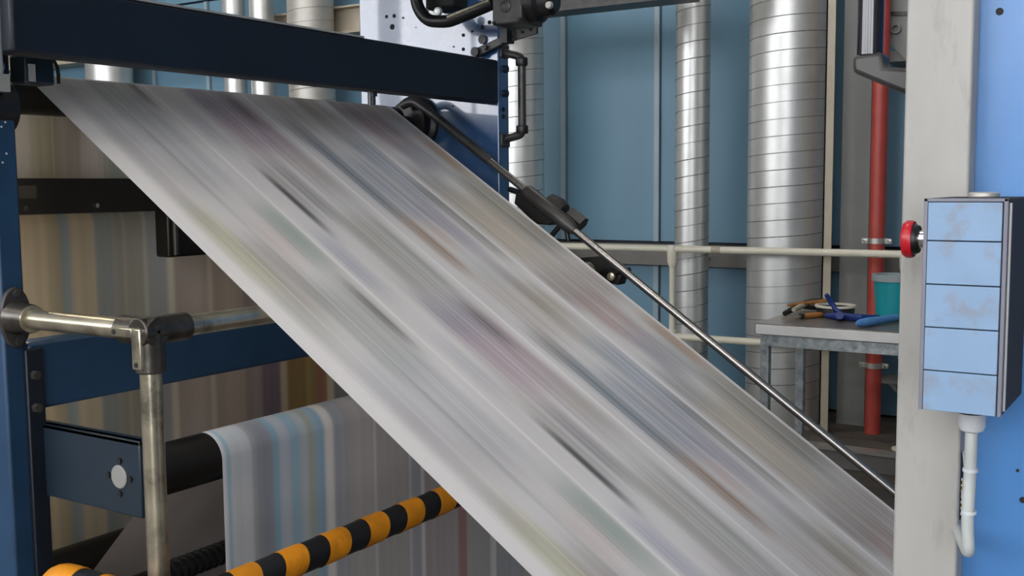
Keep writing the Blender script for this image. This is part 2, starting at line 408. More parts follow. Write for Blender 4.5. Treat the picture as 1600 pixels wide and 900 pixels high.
# beams (channel sections flush with the plates)
def beam(z0, z1, x, name, m, lip=0.0):
    o = MB().box(x - 0.06, x, yN1, yP0, z0, z1).build(name, m, fr, bevel=0.008)
    return o
tbm = beam(1.778, 1.926, xE + 0.002, 'top_beam', 'beam_blue')
MB().box(xE - 0.04, xE + 0.004, yN1, 2.42, 1.925, 1.930).build('edge_strip', 'galvanised_dull', tbm)
beam(1.032, 1.178, xE + 0.002, 'middle_beam', 'press_blue')
beam(2.19, 2.36, xE - 0.10, 'upper_beam', 'beam_blue')
MB().box(-2.70, -2.64, yN1, yP0, 0.02, 0.15).build('lower_beam', 'beam_blue', fr, bevel=0.008)
MB().box(-3.05, xE + 0.45, yN0, yP1, 2.75, 2.80).build('shade_deck', 'beam_blue', fr)  # unseen deck added to keep the top of the web in shade
p = at(582, 141, x=xE - 0.03)
MB().cyl((xE - 0.03, p[1], 1.74), (xE - 0.03, p[1], 1.78), 0.009, 12).cyl((xE - 0.03, p[1], 1.765), (xE - 0.03, p[1], 1.78), 0.014, 12).build('hanging_nozzle', 'dark_iron', tbm)
p = at(577, 150, x=xE - 0.03)
MB().cyl((xE - 0.03, p[1], 1.738), (xE - 0.03, p[1], 1.778), 0.005, 10).build('chrome_pin', 'chrome', tbm)
# black cross bar behind the web and its small fittings
bb = MB().box(-2.415, -2.38, yN1, yP0, 1.438, 1.525).build('cross_bar', 'black_matt', fr, bevel=0.003)
q0 = at(28, 290, x=-2.379); q1 = at(57, 310, x=-2.379)
MB().box(-2.385, -2.377, q0[1], q1[1], q1[2], q0[2]).build('name_plate', 'dark_iron', bb)
for (u, v) in ((150, 321), (38, 325)):
    q = at(u, v, x=-2.379)
    MB().cyl((-2.382, q[1], q[2]), (-2.372, q[1], q[2]), 0.006, 10).build('bolt', 'chrome' if u > 100 else 'dark_iron', bb)
q0 = at(262, 347, x=-2.385); q1 = at(325, 398, x=-2.385)
hb = MB().box(-2.44, -2.385, q0[1], q1[1], q1[2], 1.44).build('hanging_block', 'black_paint', fr, bevel=0.006)
MB().cyl((-2.385, q0[1] + 0.024, q1[2] + 0.006), (-2.385, q0[1] + 0.024, 1.43), 0.009, 12).build('guide_pin', 'dark_iron', hb)
# bracket plate carrying the lower roller
gz0, gz1 = 0.846, 1.003
bk = MB().box(-2.12, -1.755, 1.345, 1.362, gz0, gz1).box(-2.12, -1.755, 1.345, 1.375, gz1 - 0.012, gz1).build('bracket_plate', 'bracket_blue', fr, bevel=0.003)
hc = at(187, 745, y=1.345)
MB().lathe((hc[0], 1.3455, hc[2]), (0, -1, 0), [(0, 0.024), (0.0025, 0.024), (0.004, 0.022)], 24).build('bore', 'grey_paint', bk)
for ang in (85, 0, 180, 270):
    a = math.radians(ang)
    MB().cyl((hc[0] + 0.034 * math.cos(a), 1.347, hc[2] + 0.034 * math.sin(a)), (hc[0] + 0.034 * math.cos(a), 1.341, hc[2] + 0.034 * math.sin(a)), 0.0065, 10).build('screw', 'black_matt', bk)
# bearing housings of the top roller, near end clutter
RC = (-2.436, 1.728); RR = 0.05
MB().cyl((RC[0], yN1, RC[1] - 0.005), (RC[0], yN1 + 0.09, RC[1] - 0.005), 0.072, 28).build('bearing_housing', 'black_paint', sp)
MB().lathe((RC[0], yP0, RC[1] - 0.005), (0, -1, 0), [(0, 0.10), (0.02, 0.10), (0.03, 0.085), (0.06, 0.08), (0.065, 0.06)], 32).build('bearing_housing', 'black_paint', far)
q = at(10, 150, x=xE)
MB().cyl((xE - 0.05, yN0 - 0.01, q[2] - 0.02), (xE - 0.05, yN1 + 0.008, q[2] - 0.02), 0.058, 24).build('round_cap', 'black_paint', sp)
q = at(5, 60, x=xE + 0.0)
MB().cyl((xE + 0.016, 1.279, 1.73), (xE + 0.016, 1.279, 2.6), 0.0125, 16).build('conduit', 'galvanised_dull', sp)
MB().box(xE - 0.02, xE + 0.03, 1.262, 1.298, 1.695, 1.73).build('conduit_foot', 'grey_paint', sp)
clb = MB().box(-2.30, -2.24, 1.36, 1.42, 1.735, 1.80).build('adjuster_block', 'bracket_blue', fr, bevel=0.006)
MB().cyl((-2.24, 1.385, 1.765), (-2.222, 1.385, 1.765), 0.012, 12).build('adjuster_screw', 'chrome', clb)
clb = MB().box(-2.30, -2.24, 1.455, 1.53, 1.735, 1.80).build('adjuster_block', 'bracket_blue', fr, bevel=0.006)
MB().box(-2.24, -2.235, 1.463, 1.478, 1.74, 1.778).build('white_mark', 'white_plastic', clb)
q0 = at(82, 90, x=-2.22); q1 = at(91, 117, x=-2.22)
MB().tube([q0 + np.array([0, 0, .03]), q0, (q0 + q1) / 2 + np.array([0, .004, 0]), q1, q1 - np.array([0, 0, .02])], 0.004, 8).build('thin_cable', 'black_paint', fr)
# white scale marks on the near plate edge
for (u, v) in ((8, 191), (1, 198), (10, 240), (4, 254)):
    q = at(max(u, 2), v, x=xE)
    MB().cyl((xE - 0.001, q[1], q[2]), (xE + 0.001, q[1], q[2]), 0.0022, 8).build('paint_chip', 'white_plastic', sp)
# grab handle on the far plate
hx = -2.005; hy = 3.152
gh = MB().tube([(xE - 0.01, hy, 1.957), (hx, hy, 1.935), (hx, hy, 1.672), (xE - 0.01, hy, 1.655)], 0.014, 14, bend=0.02).build('grab_handle', 'dark_iron', fr)
for (zz, s) in ((1.918, 1), (1.689, -1)):
    MB().lathe((hx, hy, zz - 0.014), (0, 0, 1), [(0, 0.019), (0.004, 0.021), (0.024, 0.021), (0.028, 0.019)], 18).build('corner_socket', 'black_paint', gh)
for zz in (1.958, 1.654): MB().box(xE - 0.004, xE + 0.01, hy - 0.026, hy + 0.026, zz - 0.024, zz + 0.024).build('mount', 'dark_iron', gh, bevel=0.005)

# warm fill tube added unseen inside the near plate to light the hanging webs
il = thing('added_fill_lamp', (-2.17, 1.34, 0.7), 'added warm fill tube, unseen on the inner side of the near press plate', 'lamp')
MB().cyl((-2.17, 1.339, 0.72), (-2.17, 1.339, 1.62), 0.009, 12).build('tube', 'tube_warm', il)
for zz in (0.70, 1.62): MB().cyl((-2.17, 1.339, zz), (-2.17, 1.339, zz + 0.02), 0.012, 12).build('end_cap', 'white_plastic', il)

# ------------------------------------------------------------------ printed paper webs
def paper_material():
    m = bpy.data.materials.new('printed_paper'); m.use_nodes = True
    nt = m.node_tree; N = nt.nodes; L = nt.links; b = N['Principled BSDF']
    va = N.new('ShaderNodeVertexColor'); va.layer_name = 'ink'
    uv = N.new('ShaderNodeUVMap'); uv.uv_map = 'web'
    mp = N.new('ShaderNodeMapping'); mp.inputs['Scale'].default_value = (2.2, 330.0, 1); L.new(uv.outputs[0], mp.inputs[0])
    nz = N.new('ShaderNodeTexNoise'); nz.inputs['Scale'].default_value = 1.0; nz.inputs['Detail'].default_value = 3
    L.new(mp.outputs[0], nz.inputs['Vector'])
    r = N.new('ShaderNodeMapRange'); r.inputs[1].default_value = 0.3; r.inputs[2].default_value = 0.7
    r.inputs[3].default_value = 0.965; r.inputs[4].default_value = 1.02; L.new(nz.outputs['Fac'], r.inputs[0])
    mx = N.new('ShaderNodeMix'); mx.data_type = 'RGBA'; mx.blend_type = 'MULTIPLY'; mx.inputs[0].default_value = 1.0
    L.new(va.outputs[0], mx.inputs[6]); L.new(r.outputs[0], mx.inputs[7])
    L.new(mx.outputs[2], b.inputs['Base Color'])
    tb_ = N.new('ShaderNodeBsdfTranslucent'); L.new(mx.outputs[2], tb_.inputs[0])
    ms = N.new('ShaderNodeMixShader'); ms.inputs[0].default_value = 0.14
    L.new(b.outputs[0], ms.inputs[1]); L.new(tb_.outputs[0], ms.inputs[2]); L.new(ms.outputs[0], N['Material Output'].inputs[0])
    b.inputs['Roughness'].default_value = 0.55; b.inputs['Specular IOR Level'].default_value = 0.35
    MATS['printed_paper'] = m
paper_material()
rng = np.random.default_rng(7)
def smooth1(n, k, seed):
    r = np.random.default_rng(seed).normal(size=n + 8 * k)
    ker = np.exp(-0.5 * (np.arange(-3 * k, 3 * k + 1) / k) ** 2); ker /= ker.sum()
    o = np.convolve(r, ker, 'same')[4 * k:4 * k + n]
    return o / (o.std() + 1e-9)
WIDTH = 1.379
def web_mesh(name, prof, s_off, ink, y0, nt_=300, ds=0.008):
    """prof: polyline in (x,z); ink(s,t)->rgb (linear) on the grid"""
    P = np.array(prof, float)
    seg = np.hypot(*np.diff(P, axis=0).T); S = np.concatenate([[0], np.cumsum(seg)])
    s = np.unique(np.round(np.concatenate([np.linspace(0, S[-1], int(S[-1] / ds) + 2), S]), 5)); ns = len(s)
    X = np.interp(s, S, P[:, 0]); Z = np.interp(s, S, P[:, 1])
    tt = np.linspace(0, WIDTH, nt_)
    V = np.empty((ns, nt_, 3)); V[:, :, 0] = X[:, None]; V[:, :, 1] = y0 + tt[None, :]; V[:, :, 2] = Z[:, None]
    idx = np.arange(ns * nt_).reshape(ns, nt_)
    Fq = np.stack([idx[:-1, :-1], idx[:-1, 1:], idx[1:, 1:], idx[1:, :-1]], -1).reshape(-1, 4)
    me = bpy.data.meshes.new(name)
    me.vertices.add(ns * nt_); me.vertices.foreach_set('co', V.reshape(-1).astype(np.float32))
    me.loops.add(Fq.size); me.loops.foreach_set('vertex_index', Fq.reshape(-1).astype(np.int32))
    me.polygons.add(len(Fq)); me.polygons.foreach_set('loop_start', np.arange(0, Fq.size, 4, dtype=np.int32))
    me.update(calc_edges=True)
    me.polygons.foreach_set('use_smooth', np.ones(len(Fq), bool))
    C = ink(s[:, None] - s_off, tt[None, :] * np.ones((ns, 1)))
    rgba = np.concatenate([np.clip(C, 0, 1), np.ones((ns, nt_, 1))], -1).reshape(-1, 4).astype(np.float32)
    ca = me.color_attributes.new('ink', 'FLOAT_COLOR', 'POINT'); ca.data.foreach_set('color', rgba.reshape(-1))
    uv = me.uv_layers.new(name='web')
    ST = np.stack([np.broadcast_to(s[:, None] - s_off, (ns, nt_)), np.broadcast_to(tt[None, :], (ns, nt_))], -1).reshape(-1, 2)
    uv.data.foreach_set('uv', ST[Fq.reshape(-1)].reshape(-1).astype(np.float32))
    me.materials.append(MATS['printed_paper'])
    return me
def blob(s, t, s0, s1, t0, t1, fs=0.055, ft=0.009):
    f = lambda v, a, b, k: 1 / (1 + np.exp(-(v - a) / k)) * 1 / (1 + np.exp((v - b) / k))
    ft = min(ft, 0.25 * (t1 - t0))
    return f(s, s0, s1, fs * 0.5) * f(t, t0, t1, ft * 0.5)
PER = 1.012
PAPER = np.array(lin((234, 229, 225)))
# printed areas of one impression: s from, s to, t from, t to, ink colour, coverage
AREAS = [
 # first page (near edge)
 (.60, .90, .045, .125, (196, 196, 130), .55), (.72, .98, .10, .20, (120, 118, 96), .45), (.60, .84, .262, .335, (92, 134, 112), .6),
 (.66, .80, .20, .27, (206, 168, 156), .4), (-.10, .13, .285, .318, (62, 58, 56), .85), (-.10, .22, .16, .28, (150, 160, 150), .5),
 (.15, .5, .07, .30, (176, 178, 186), .45), (.22, .60, .18, .2, (150, 152, 160), .4), (.9, 1.1, .05, .14, (170, 176, 160), .4),
 # second page
 (.45, .70, .418, .446, (46, 44, 48), .9), (.40, .66, .45, .54, (128, 124, 126), .55), (.05, .36, .46, .66, (178, 140, 156), .6),
 (-.02, .14, .47, .60, (138, 142, 166), .55), (.02, .2, .60, .64, (70, 60, 66), .75), (.66, .98, .50, .66, (150, 152, 142), .6),
 (.30, .52, .56, .67, (166, 150, 150), .4), (.72, .95, .36, .42, (140, 146, 176), .45), (.13, .30, .37, .43, (176, 176, 190), .4),
 # third page
 (.27, .68, .735, .80, (84, 106, 124), .75), (.36, .70, .80, .90, (124, 140, 162), .6), (.25, .62, .91, 1.02, (118, 136, 158), .6),
 (.66, .92, .738, .80, (150, 112, 76), .75), (.60, .84, .88, .96, (146, 138, 164), .5), (.50, .88, .985, 1.03, (104, 94, 74), .6),
 (-.05, .22, .76, .95, (188, 172, 156), .5), (.70, .82, .82, .87, (190, 130, 110), .45), (.0, .14, .90, 1.0, (150, 140, 110), .55),
 (.88, 1.0, .80, .95, (168, 176, 178), .4), (.18, .30, .72, .80, (110, 104, 106), .6),
 # fourth page (far edge)
 (.06, .28, 1.09, 1.25, (172, 120, 116), .6), (.22, .46, 1.30, 1.365, (176, 128, 74), .7), (.26, .46, 1.13, 1.25, (118, 122, 140), .6),
 (.48, .88, 1.22, 1.36, (128, 118, 86), .65), (.55, .92, 1.06, 1.22, (182, 160, 116), .55), (-.06, .12, 1.05, 1.36, (126, 108, 96), .6),
 (.88, 1.04, 1.10, 1.3, (190, 182, 172), .5), (.40, .56, 1.05, 1.14, (104, 96, 104), .5), (.32, .5, 1.25, 1.31, (130, 150, 140), .4),
]
_r = random.Random(11)
_pal = [(168, 160, 150), (150, 156, 166), (182, 160, 158), (150, 158, 148), (176, 168, 138), (140, 136, 134), (164, 152, 170), (190, 172, 150)]
for _k in range(44):
    _pg = _r.randrange(4); _w = _r.uniform(.012, .11); _t = _pg * .345 + _r.uniform(.012, .333 - _w); _l = _r.uniform(.05, .22); _s = _r.uniform(0, PER)
    if _pg == 0 and _t < .06: _t = .06
    AREAS.append((_s, _s + _l, _t, _t + _w, _r.choice(_pal), _r.uniform(.12, .32)))
def main_ink(s, t):
    C = np.ones(s.shape[:1] + t.shape[1:] + (3,)) * PAPER
    sm = np.mod(s, PER)
    for (a, b, c, d, rgb, k) in AREAS:
        m = 0
        for o in (-PER, 0, PER): m = m + blob(sm + o, t, a, b, c, d)
        jag = 1 + 0.16 * smooth1(t.shape[1], 2, int(a * 1000 + d * 777) % 9999 + 10000)[None, :]
        m = np.clip(m * k * (0.86 if sum(rgb) < 210 else 0.86) * jag, 0, 0.95)[..., None]
        C = C * (1 - m) + np.array(lin(rgb)) * m
    # general tone of text columns, fine lines along the travel
    n = t.shape[1]
    inpage = np.ones_like(t)
    for g in (0.345, 0.69, 1.035): inpage *= 1 - np.exp(-((t - g) / 0.0048) ** 2)
    inpage *= 1 / (1 + np.exp(-(t - 0.05) / 0.006)); inpage *= 1 / (1 + np.exp((t - 1.367) / 0.003))
    tone = 0.90 + 0.012 * smooth1(n, 3, 3)[None, :] + 0.018 * smooth1(n, 12, 4)[None, :]
    long_ = 0.04 * np.sin(2 * np.pi * sm / PER * 2 + 6 * t) * np.sin(9 * t + 2)
    mul = 1 + (np.clip(tone + long_, 0.6, 0.98) - 1) * inpage
    C = C * mul[..., None]
    C = C * (1 - inpage[..., None]) + C * inpage[..., None]
    white = (1 - inpage)[..., None] * 0.95
    C = C * (1 - white) + PAPER * 1.06 * white
    # thin unprinted column lines
    for g, wv in ((0.115, .35), (0.20, .3), (0.26, .3), (0.405, .35), (0.475, .3), (0.555, .35), (0.61, .25), (0.735, .4), (0.80, .3), (0.87, .35), (0.955, .3), (1.10, .3), (1.17, .3), (1.235, .35), (1.30, .3)):
        k = 1.3 * wv * np.exp(-((t - g) / 0.0024) ** 2)[..., None]
        C = C * (1 - k) + PAPER * k
    return C
# rollers first: the top roller (turns on its own)
tr = thing('guide_roller', (RC[0], 2.25, RC[1]), 'black guide roller under the upper edge of the large paper web', 'roller')
MB().cyl((RC[0], 1.44, RC[1]), (RC[0], 2.99, RC[1]), RR - 0.0015, 40).build('barrel', 'roller_black', tr)
MB().cyl((RC[0], 1.38, RC[1]), (RC[0], 3.10, RC[1]), 0.02, 20).build('shaft', 'dark_iron', tr)
SL = 0.672
def arc(c, r, a0, a1, n=14):
    return [(c[0] + r * math.cos(math.radians(a0 + (a1 - a0) * k / n)), c[1] + r * math.sin(math.radians(a0 + (a1 - a0) * k / n))) for k in range(n + 1)]
th = math.degrees(math.atan2(1, SL))            # direction of the sheet's normal
R2C = (-2.538, 1.517)
prof = [(-3.4, 1.465), (-2.538, 1.465)] + arc(R2C, 0.052, 270, 360, 8) + arc(RC, RR, 180, th, 16)
t0 = prof[-1]
s_at = sum(math.dist(prof[i], prof[i + 1]) for i in range(len(prof) - 1)) - 0.03
L_end = 2.9
dv = (1 / math.hypot(1, SL), -SL / math.hypot(1, SL))
tl = (t0[0] + dv[0] * 2.62, t0[1] + dv[1] * 2.62)
prof += [tl]
R3C = (tl[0] - 0.06 * math.cos(math.radians(th + 180)) * -1 + 0.0, tl[1])
r3 = 0.06; nrm = (math.cos(math.radians(th)), math.sin(math.radians(th)))
R3C = (tl[0] + nrm[0] * r3, tl[1] + nrm[1] * r3)           # sheet passes under this roller
prof += arc(R3C, r3, th + 180, 330, 8)[1:]
dx = 0.9; last = prof[-1]; d3 = (math.cos(math.radians(60)), math.sin(math.radians(60)))
prof += [(last[0] + d3[0] * dx, last[1] + d3[1] * dx)]
YW = 1.567
o = bpy.data.objects.new('paper_web', web_mesh('paper_web', prof, s_at, main_ink, YW, 760, 0.012)); col.objects.link(o)
tag(o, 'wide grey-white printed paper web running diagonally down across the whole picture', 'paper web')
tr2 = thing('guide_roller', (R2C[0], 2.25, R2C[1]), 'black guide roller hidden behind the black cross bar', 'roller')
MB().cyl((R2C[0], 1.44, R2C[1]), (R2C[0], 3.04, R2C[1]), 0.0505, 32).build('barrel', 'roller_black', tr2)
MB().cyl((R2C[0], 1.325, R2C[1]), (R2C[0], 3.12, R2C[1]), 0.015, 16).build('shaft', 'dark_iron', tr2)
tr3 = thing('guide_roller', (R3C[0], 2.25, R3C[1]), 'black guide roller at the low end of the large paper web', 'roller')
MB().cyl((R3C[0], 1.40, R3C[1]), (R3C[0], 3.1, R3C[1]), r3 - 0.0015, 32).build('barrel', 'roller_black', tr3)
MB().cyl((R3C[0], 1.20, R3C[1]), (R3C[0], 3.16, R3C[1]), 0.02, 16).build('shaft', 'dark_iron', tr3)

# second web: rises at 45 degrees, over the lower roller, hangs straight down
BANDS2 = [(0, .012, (232, 232, 236)), (.012, .022, (158, 196, 208)), (.022, .085, (206, 210, 214)), (.085, .100, (170, 170, 172)), (.10, .150, (152, 156, 164)),
          (.150, .168, (146, 184, 202)), (.168, .205, (190, 198, 206)), (.205, .235, (160, 190, 206)), (.235, .262, (188, 196, 200)), (.262, .282, (176, 182, 168)), (.282, .302, (160, 184, 196)),
          (.302, .318, (150, 182, 202)), (.318, .350, (226, 222, 216)), (.35, .40, (172, 174, 178)), (.40, .50, (186, 182, 178)), (.50, .506, (226, 224, 220)),
          (.506, .64, (180, 176, 172)), (.64, .646, (220, 218, 214)), (.646, .69, (176, 176, 180)), (.69, .705, (226, 224, 220)), (.705, .86, (176, 168, 166)), (.86, .90, (168, 132, 126)), (.90, 1.02, (184, 180, 176)),
          (1.02, 1.05, (228, 226, 222)), (1.05, 1.20, (176, 176, 178)), (1.20, 1.36, (186, 184, 180)), (1.36, 1.4, (228, 226, 222))]
def band_ink(bands, amp, seed, soft=0.004, plain=None):
    def f(s, t):
        n = t.shape[1]; C = np.zeros(s.shape[:1] + t.shape[1:] + (3,)); W = np.zeros(C.shape[:2])
        for (a, b, rgb) in bands:
            m = 1 / (1 + np.exp(-np.clip((t - a) / soft * 2, -40, 40))) / (1 + np.exp(np.clip((t - b) / soft * 2, -40, 40)))
            C += m[..., None] * np.array(lin(rgb)); W += m
        C /= np.maximum(W, 1e-6)[..., None]
        x = np.linspace(0, 1, C.shape[0])[:, None]
        v = 1 + amp * smooth1(n, 2, seed)[None, :] + amp * smooth1(n, 8, seed + 1)[None, :] * np.sin(5 * x + 7 * t)
        C = C * np.clip(v, 0.5, 1.3)[..., None]
        if plain is not None:                       # the other impression, before the roller: pale grey only
            k = 1 / (1 + np.exp(np.clip((s - plain) / 0.01, -40, 40)))[..., None]
            C = C * (1 - k) + k * np.array(lin((186, 178, 174))) * np.clip(1 + 0.04 * smooth1(n, 10, seed + 5), 0.8, 1.2)[None, :, None]
        return C
    return f
L2 = (-1.825, 0.912); r2 = 0.056
pr2 = [(L2[0] - 0.707 * r2 - 0.707 * 1.0, L2[1] + 0.707 * r2 - 0.707 * 1.0)] + arc(L2, r2, 135, 0, 16) + [(L2[0] + r2, 0.15)]
o = bpy.data.objects.new('paper_web', web_mesh('paper_web', pr2, 0, band_ink(BANDS2, 0.035, 21, 0.004, 1.03), YW, 420, 0.03)); col.objects.link(o)
# fine steps round the roller
tag(o, 'white paper web with pale blue stripes hanging over the lower black roller', 'paper web')
lr = thing('guide_roller', (L2[0], 2.25, L2[1]), 'black roller at the lower left carrying the hanging white web', 'roller')
MB().cyl((L2[0], 1.40, L2[1]), (L2[0], 3.04, L2[1]), r2 - 0.0015, 36).build('barrel', 'roller_black', lr)
MB().cyl((L2[0], 1.362, L2[1]), (L2[0], 3.12, L2[1]), 0.018, 16).build('shaft', 'dark_iron', lr)

# third web: hangs straight behind the middle beam
BANDS3 = [(0, .16, (217, 204, 182)), (.16, .20, (195, 187, 167)), (.20, .23, (167, 184, 195)), (.23, .30, (208, 198, 180)), (.30, .306, (236, 226, 206)), (.306, .36, (174, 182, 187)), (.36, .40, (189, 191, 184)),
          (.40, .406, (232, 224, 206)), (.406, .47, (184, 184, 174)), (.47, .476, (236, 228, 211)), (.476, .55, (189, 191, 191)), (.55, .575, (236, 228, 211)), (.575, .70, (202, 189, 178)), (.70, .72, (235, 224, 206)),
          (.72, .84, (200, 184, 167)), (.84, .92, (178, 163, 154)), (.92, 1.00, (145, 126, 134)), (1.00, 1.03, (228, 211, 176)), (1.03, 1.12, (167, 136, 91)), (1.12, 1.17, (184, 158, 104)), (1.17, 1.225, (187, 136, 108)),
          (1.225, 1.26, (236, 222, 187)), (1.26, 1.36, (167, 165, 163)), (1.36, 1.4, (236, 232, 222))]
pr3 = [(-3.5, 1.455), (-2.66, 1.455)] + arc((-2.66, 1.395), 0.06, 90, 0, 8) + [(-2.60, 0.20)]
o = bpy.data.objects.new('paper_web', web_mesh('paper_web', pr3, 0, band_ink(BANDS3, 0.05, 41, 0.006), YW, 320, 0.03)); col.objects.link(o)
tag(o, 'beige and brown striped paper web hanging straight behind the middle blue beam', 'paper web')
rr = thing('guide_roller', (-2.66, 2.25, 1.395), 'black guide roller inside the frame at the head of the beige web', 'roller')
MB().cyl((-2.66, 1.40, 1.395), (-2.66, 3.04, 1.395), 0.0585, 28).build('barrel', 'roller_black', rr)
MB().cyl((-2.66, 1.325, 1.395), (-2.66, 3.12, 1.395), 0.015, 16).build('shaft', 'dark_iron', rr)

# black bar low behind the second web and ribbed bar
q0 = at(80, 868, x=-2.0); q1 = at(185, 838, x=-2.0)
lb = thing('guide_roller', (-2.35, 2.2, 0.52), 'black roller at the bottom left behind the hazard bar', 'roller')
MB().cyl((-2.36, 1.36, 0.56), (-2.36, 3.06, 0.56), 0.05, 32).build('barrel', 'roller_black', lb)
MB().cyl((-2.36, 1.325, 0.56), (-2.36, 3.12, 0.56), 0.018, 16).build('shaft', 'dark_iron', lb)
c = at(290, 885, x=-1.9)
rb = thing('ribbed_roller', (-1.9, 2.2, c[2]), 'black ribbed roller below the hanging white web', 'roller')
MB().cyl((-1.9, 1.40, c[2]), (-1.9, 3.06, c[2]), 0.022, 24).build('barrel', 'roller_black', rb)
for k in range(26):
    yy = 1.50 + 0.02 * k
    MB().ring((-1.9, yy, c[2]), (-1.9, yy + 0.007, c[2]), 0.027, 0.02, 20).build('rib', 'roller_black', rb)
MB().cyl((-1.9, 1.362, c[2]), (-1.9, 3.12, c[2]), 0.012, 16).build('shaft', 'dark_iron', rb)

# ------------------------------------------------------------------ hand rail at the left
ZR = 1.235; YR = 1.297; XR = -1.65; RP = 0.0205
hr = thing('hand_rail', (XR, YR, 0), 'worn bare steel hand rail with a corner fitting in front of the blue frame', 'hand rail')
fl = MB().cyl((xE + 0.07, YR, ZR), (XR, YR, ZR), RP, 28).build('rail', 'worn_steel', hr)
MB().cyl((XR, YR, ZR), (XR, 2.98, ZR), RP, 28).build('rail', 'worn_steel', hr)
MB().cyl((XR, YR, 0), (XR, YR, ZR), RP, 28).build('post', 'worn_steel', hr)
MB().cyl((XR, 2.98, 0), (XR, 2.98, ZR), RP, 28).build('post', 'worn_steel', hr)
MB().cyl((XR, YR, 0), (XR, YR, 0.012), 0.055, 24).build('base_flange', 'cast_fitting', hr)
MB().cyl((XR, 2.98, 0), (XR, 2.98, 0.012), 0.055, 24).build('base_flange', 'cast_fitting', hr)
# corner fitting: three sockets with collars
cf = MB().cyl((XR - 0.075, YR, ZR), (XR + 0.026, YR, ZR), 0.0275, 28).cyl((XR, YR - 0.0265, ZR), (XR, YR + 0.085, ZR), 0.0275, 28).cyl((XR, YR, ZR - 0.078), (XR, YR, ZR + 0.012), 0.0275, 28)
cf = cf.build('corner_fitting', 'cast_fitting', hr, bevel=0.003)
MB().box(XR - 0.072, XR - 0.01, YR - 0.031, YR - 0.02, ZR - 0.012, ZR + 0.008).box(XR - 0.014, XR + 0.012, YR - 0.031, YR - 0.018, ZR - 0.07, ZR + 0.008).build('set_screw_boss', 'worn_steel', cf, bevel=0.003)
for (x, z) in ((XR - 0.062, ZR - 0.002), (XR - 0.001, ZR - 0.06)):
    MB().cyl((x, YR - 0.0325, z), (x, YR - 0.028, z), 0.005, 10).build('set_screw', 'black_matt', cf)
# wall flange on the frame edge
wfm = MB().prism([(xE + 0.001, YR + 0.034 * math.sin(a) if abs(math.cos(a)) < 0.5 else YR + 0.034 * math.sin(a), ZR + 0.064 * math.cos(a)) for a in [2 * math.pi * k / 24 for k in range(24)]], (0.012, 0, 0))
wfo = wfm.build('wall_flange', 'dark_iron', hr, bevel=0.003)
MB().lathe((xE + 0.012, YR, ZR), (1, 0, 0), [(0, 0.036), (0.012, 0.033), (0.05, 0.030), (0.056, 0.0275)], 24).build('socket', 'cast_fitting', wfo)
MB().ring((xE + 0.060, YR, ZR), (xE + 0.070, YR, ZR), 0.0285, 0.0200, 24).build('collar', 'worn_steel', wfo)
for s in (-1, 1): MB().cyl((xE + 0.013, YR, ZR + s * 0.05), (xE + 0.02, YR, ZR + s * 0.05), 0.008, 6).build('bolt', 'dark_iron', wfo)

# ------------------------------------------------------------------ hazard bar (black bar with yellow bands)
HX, HZ, HR, HY, HP = -1.54, 0.739, 0.0325, 1.235, -1.90
hz = thing('hazard_bar', (HX, 1.9, 0), 'black and yellow striped guard bar in front of the hanging web', 'guard bar')
path = [(HP, HY, 0.0), (HP, HY, HZ), (HX, HY, HZ), (HX, 2.90, HZ), (HX, 2.90, 0.0)]
MB().tube(path, HR - 0.0015, 28, bend=0.07, k=8).build('bar', 'hazard_black', hz)
for p in (path[0], path[-1]): MB().cyl(p, (p[0], p[1], 0.012), 0.07, 24).build('base_flange', 'hazard_black', hz)
# bands along the long run; edges lie obliquely on the bar
nb = 0
yy = 1.36
while yy < 2.72:
    n = 28; v = []
    for (ya, rr_) in ((yy, HR), (yy + 0.066, HR)):
        for k in range(n):
            a = 2 * math.pi * k / n
            v.append((HX + rr_ * math.cos(a), ya + 0.010 * math.sin(a), HZ + rr_ * math.sin(a)))
    f = [(k, (k + 1) % n, n + (k + 1) % n, n + k) for k in range(n)]
    MB().add(v, f).build('yellow_band', 'hazard_yellow', hz); yy += 0.128
# bands of the short run and the bend
for x0 in (-1.735, -1.645):
    MB().ring((x0, HY, HZ), (x0 + 0.05, HY, HZ), HR, HR - 0.001, 28).build('yellow_band', 'hazard_yellow', hz)
bp = []
for j in range(9):
    t_ = j / 8; p0 = Vector((HP, HY, HZ - 0.07)); p1 = Vector((HP, HY, HZ)); p2 = Vector((HP + 0.07, HY, HZ))
    bp.append((1 - t_) ** 2 * p0 + 2 * t_ * (1 - t_) * p1 + t_ * t_ * p2)
bp = bp + [Vector((HP + 0.10, HY, HZ))]
MB().tube(bp, HR, 28).build('yellow_band', 'hazard_yellow', hz)
MB().ring((HP, HY, HZ - 0.25), (HP, HY, HZ - 0.16), HR, HR - 0.001, 28).build('yellow_band', 'hazard_yellow', hz)

# ------------------------------------------------------------------ guard rod beyond the web
yR = 3.025
ra = np.array([-2.30, yR, 1.752]); rz = np.array([-0.60, yR, 0.567])
rd = (rz - ra) / np.linalg.norm(rz - ra)
gr = thing('guard_rod', (-1.5, yR, 0), 'dark steel guard rod running beside the far edge of the large web', 'rod')
MB().tube([(-2.425, yR, 1.783), (-2.375, yR, 1.797), ra + rd * 0.02, ra + rd * 0.3], 0.015, 16, bend=0.025).build('hooked_end', 'dark_iron', gr)
MB().cyl(ra + rd * 0.28, rz, 0.0125, 20).build('rod', 'rod_steel', gr)
pf = rz
MB().cyl(rz, (rz[0] + 0.3, yR, rz[2] - 0.21), 0.0125, 16).cyl((rz[0] + 0.3, yR, rz[2] - 0.21), (rz[0] + 0.3, yR, 0), 0.0125, 16).build('foot', 'rod_steel', gr)
c0 = ra + rd * 0.47; c1 = ra + rd * 0.70
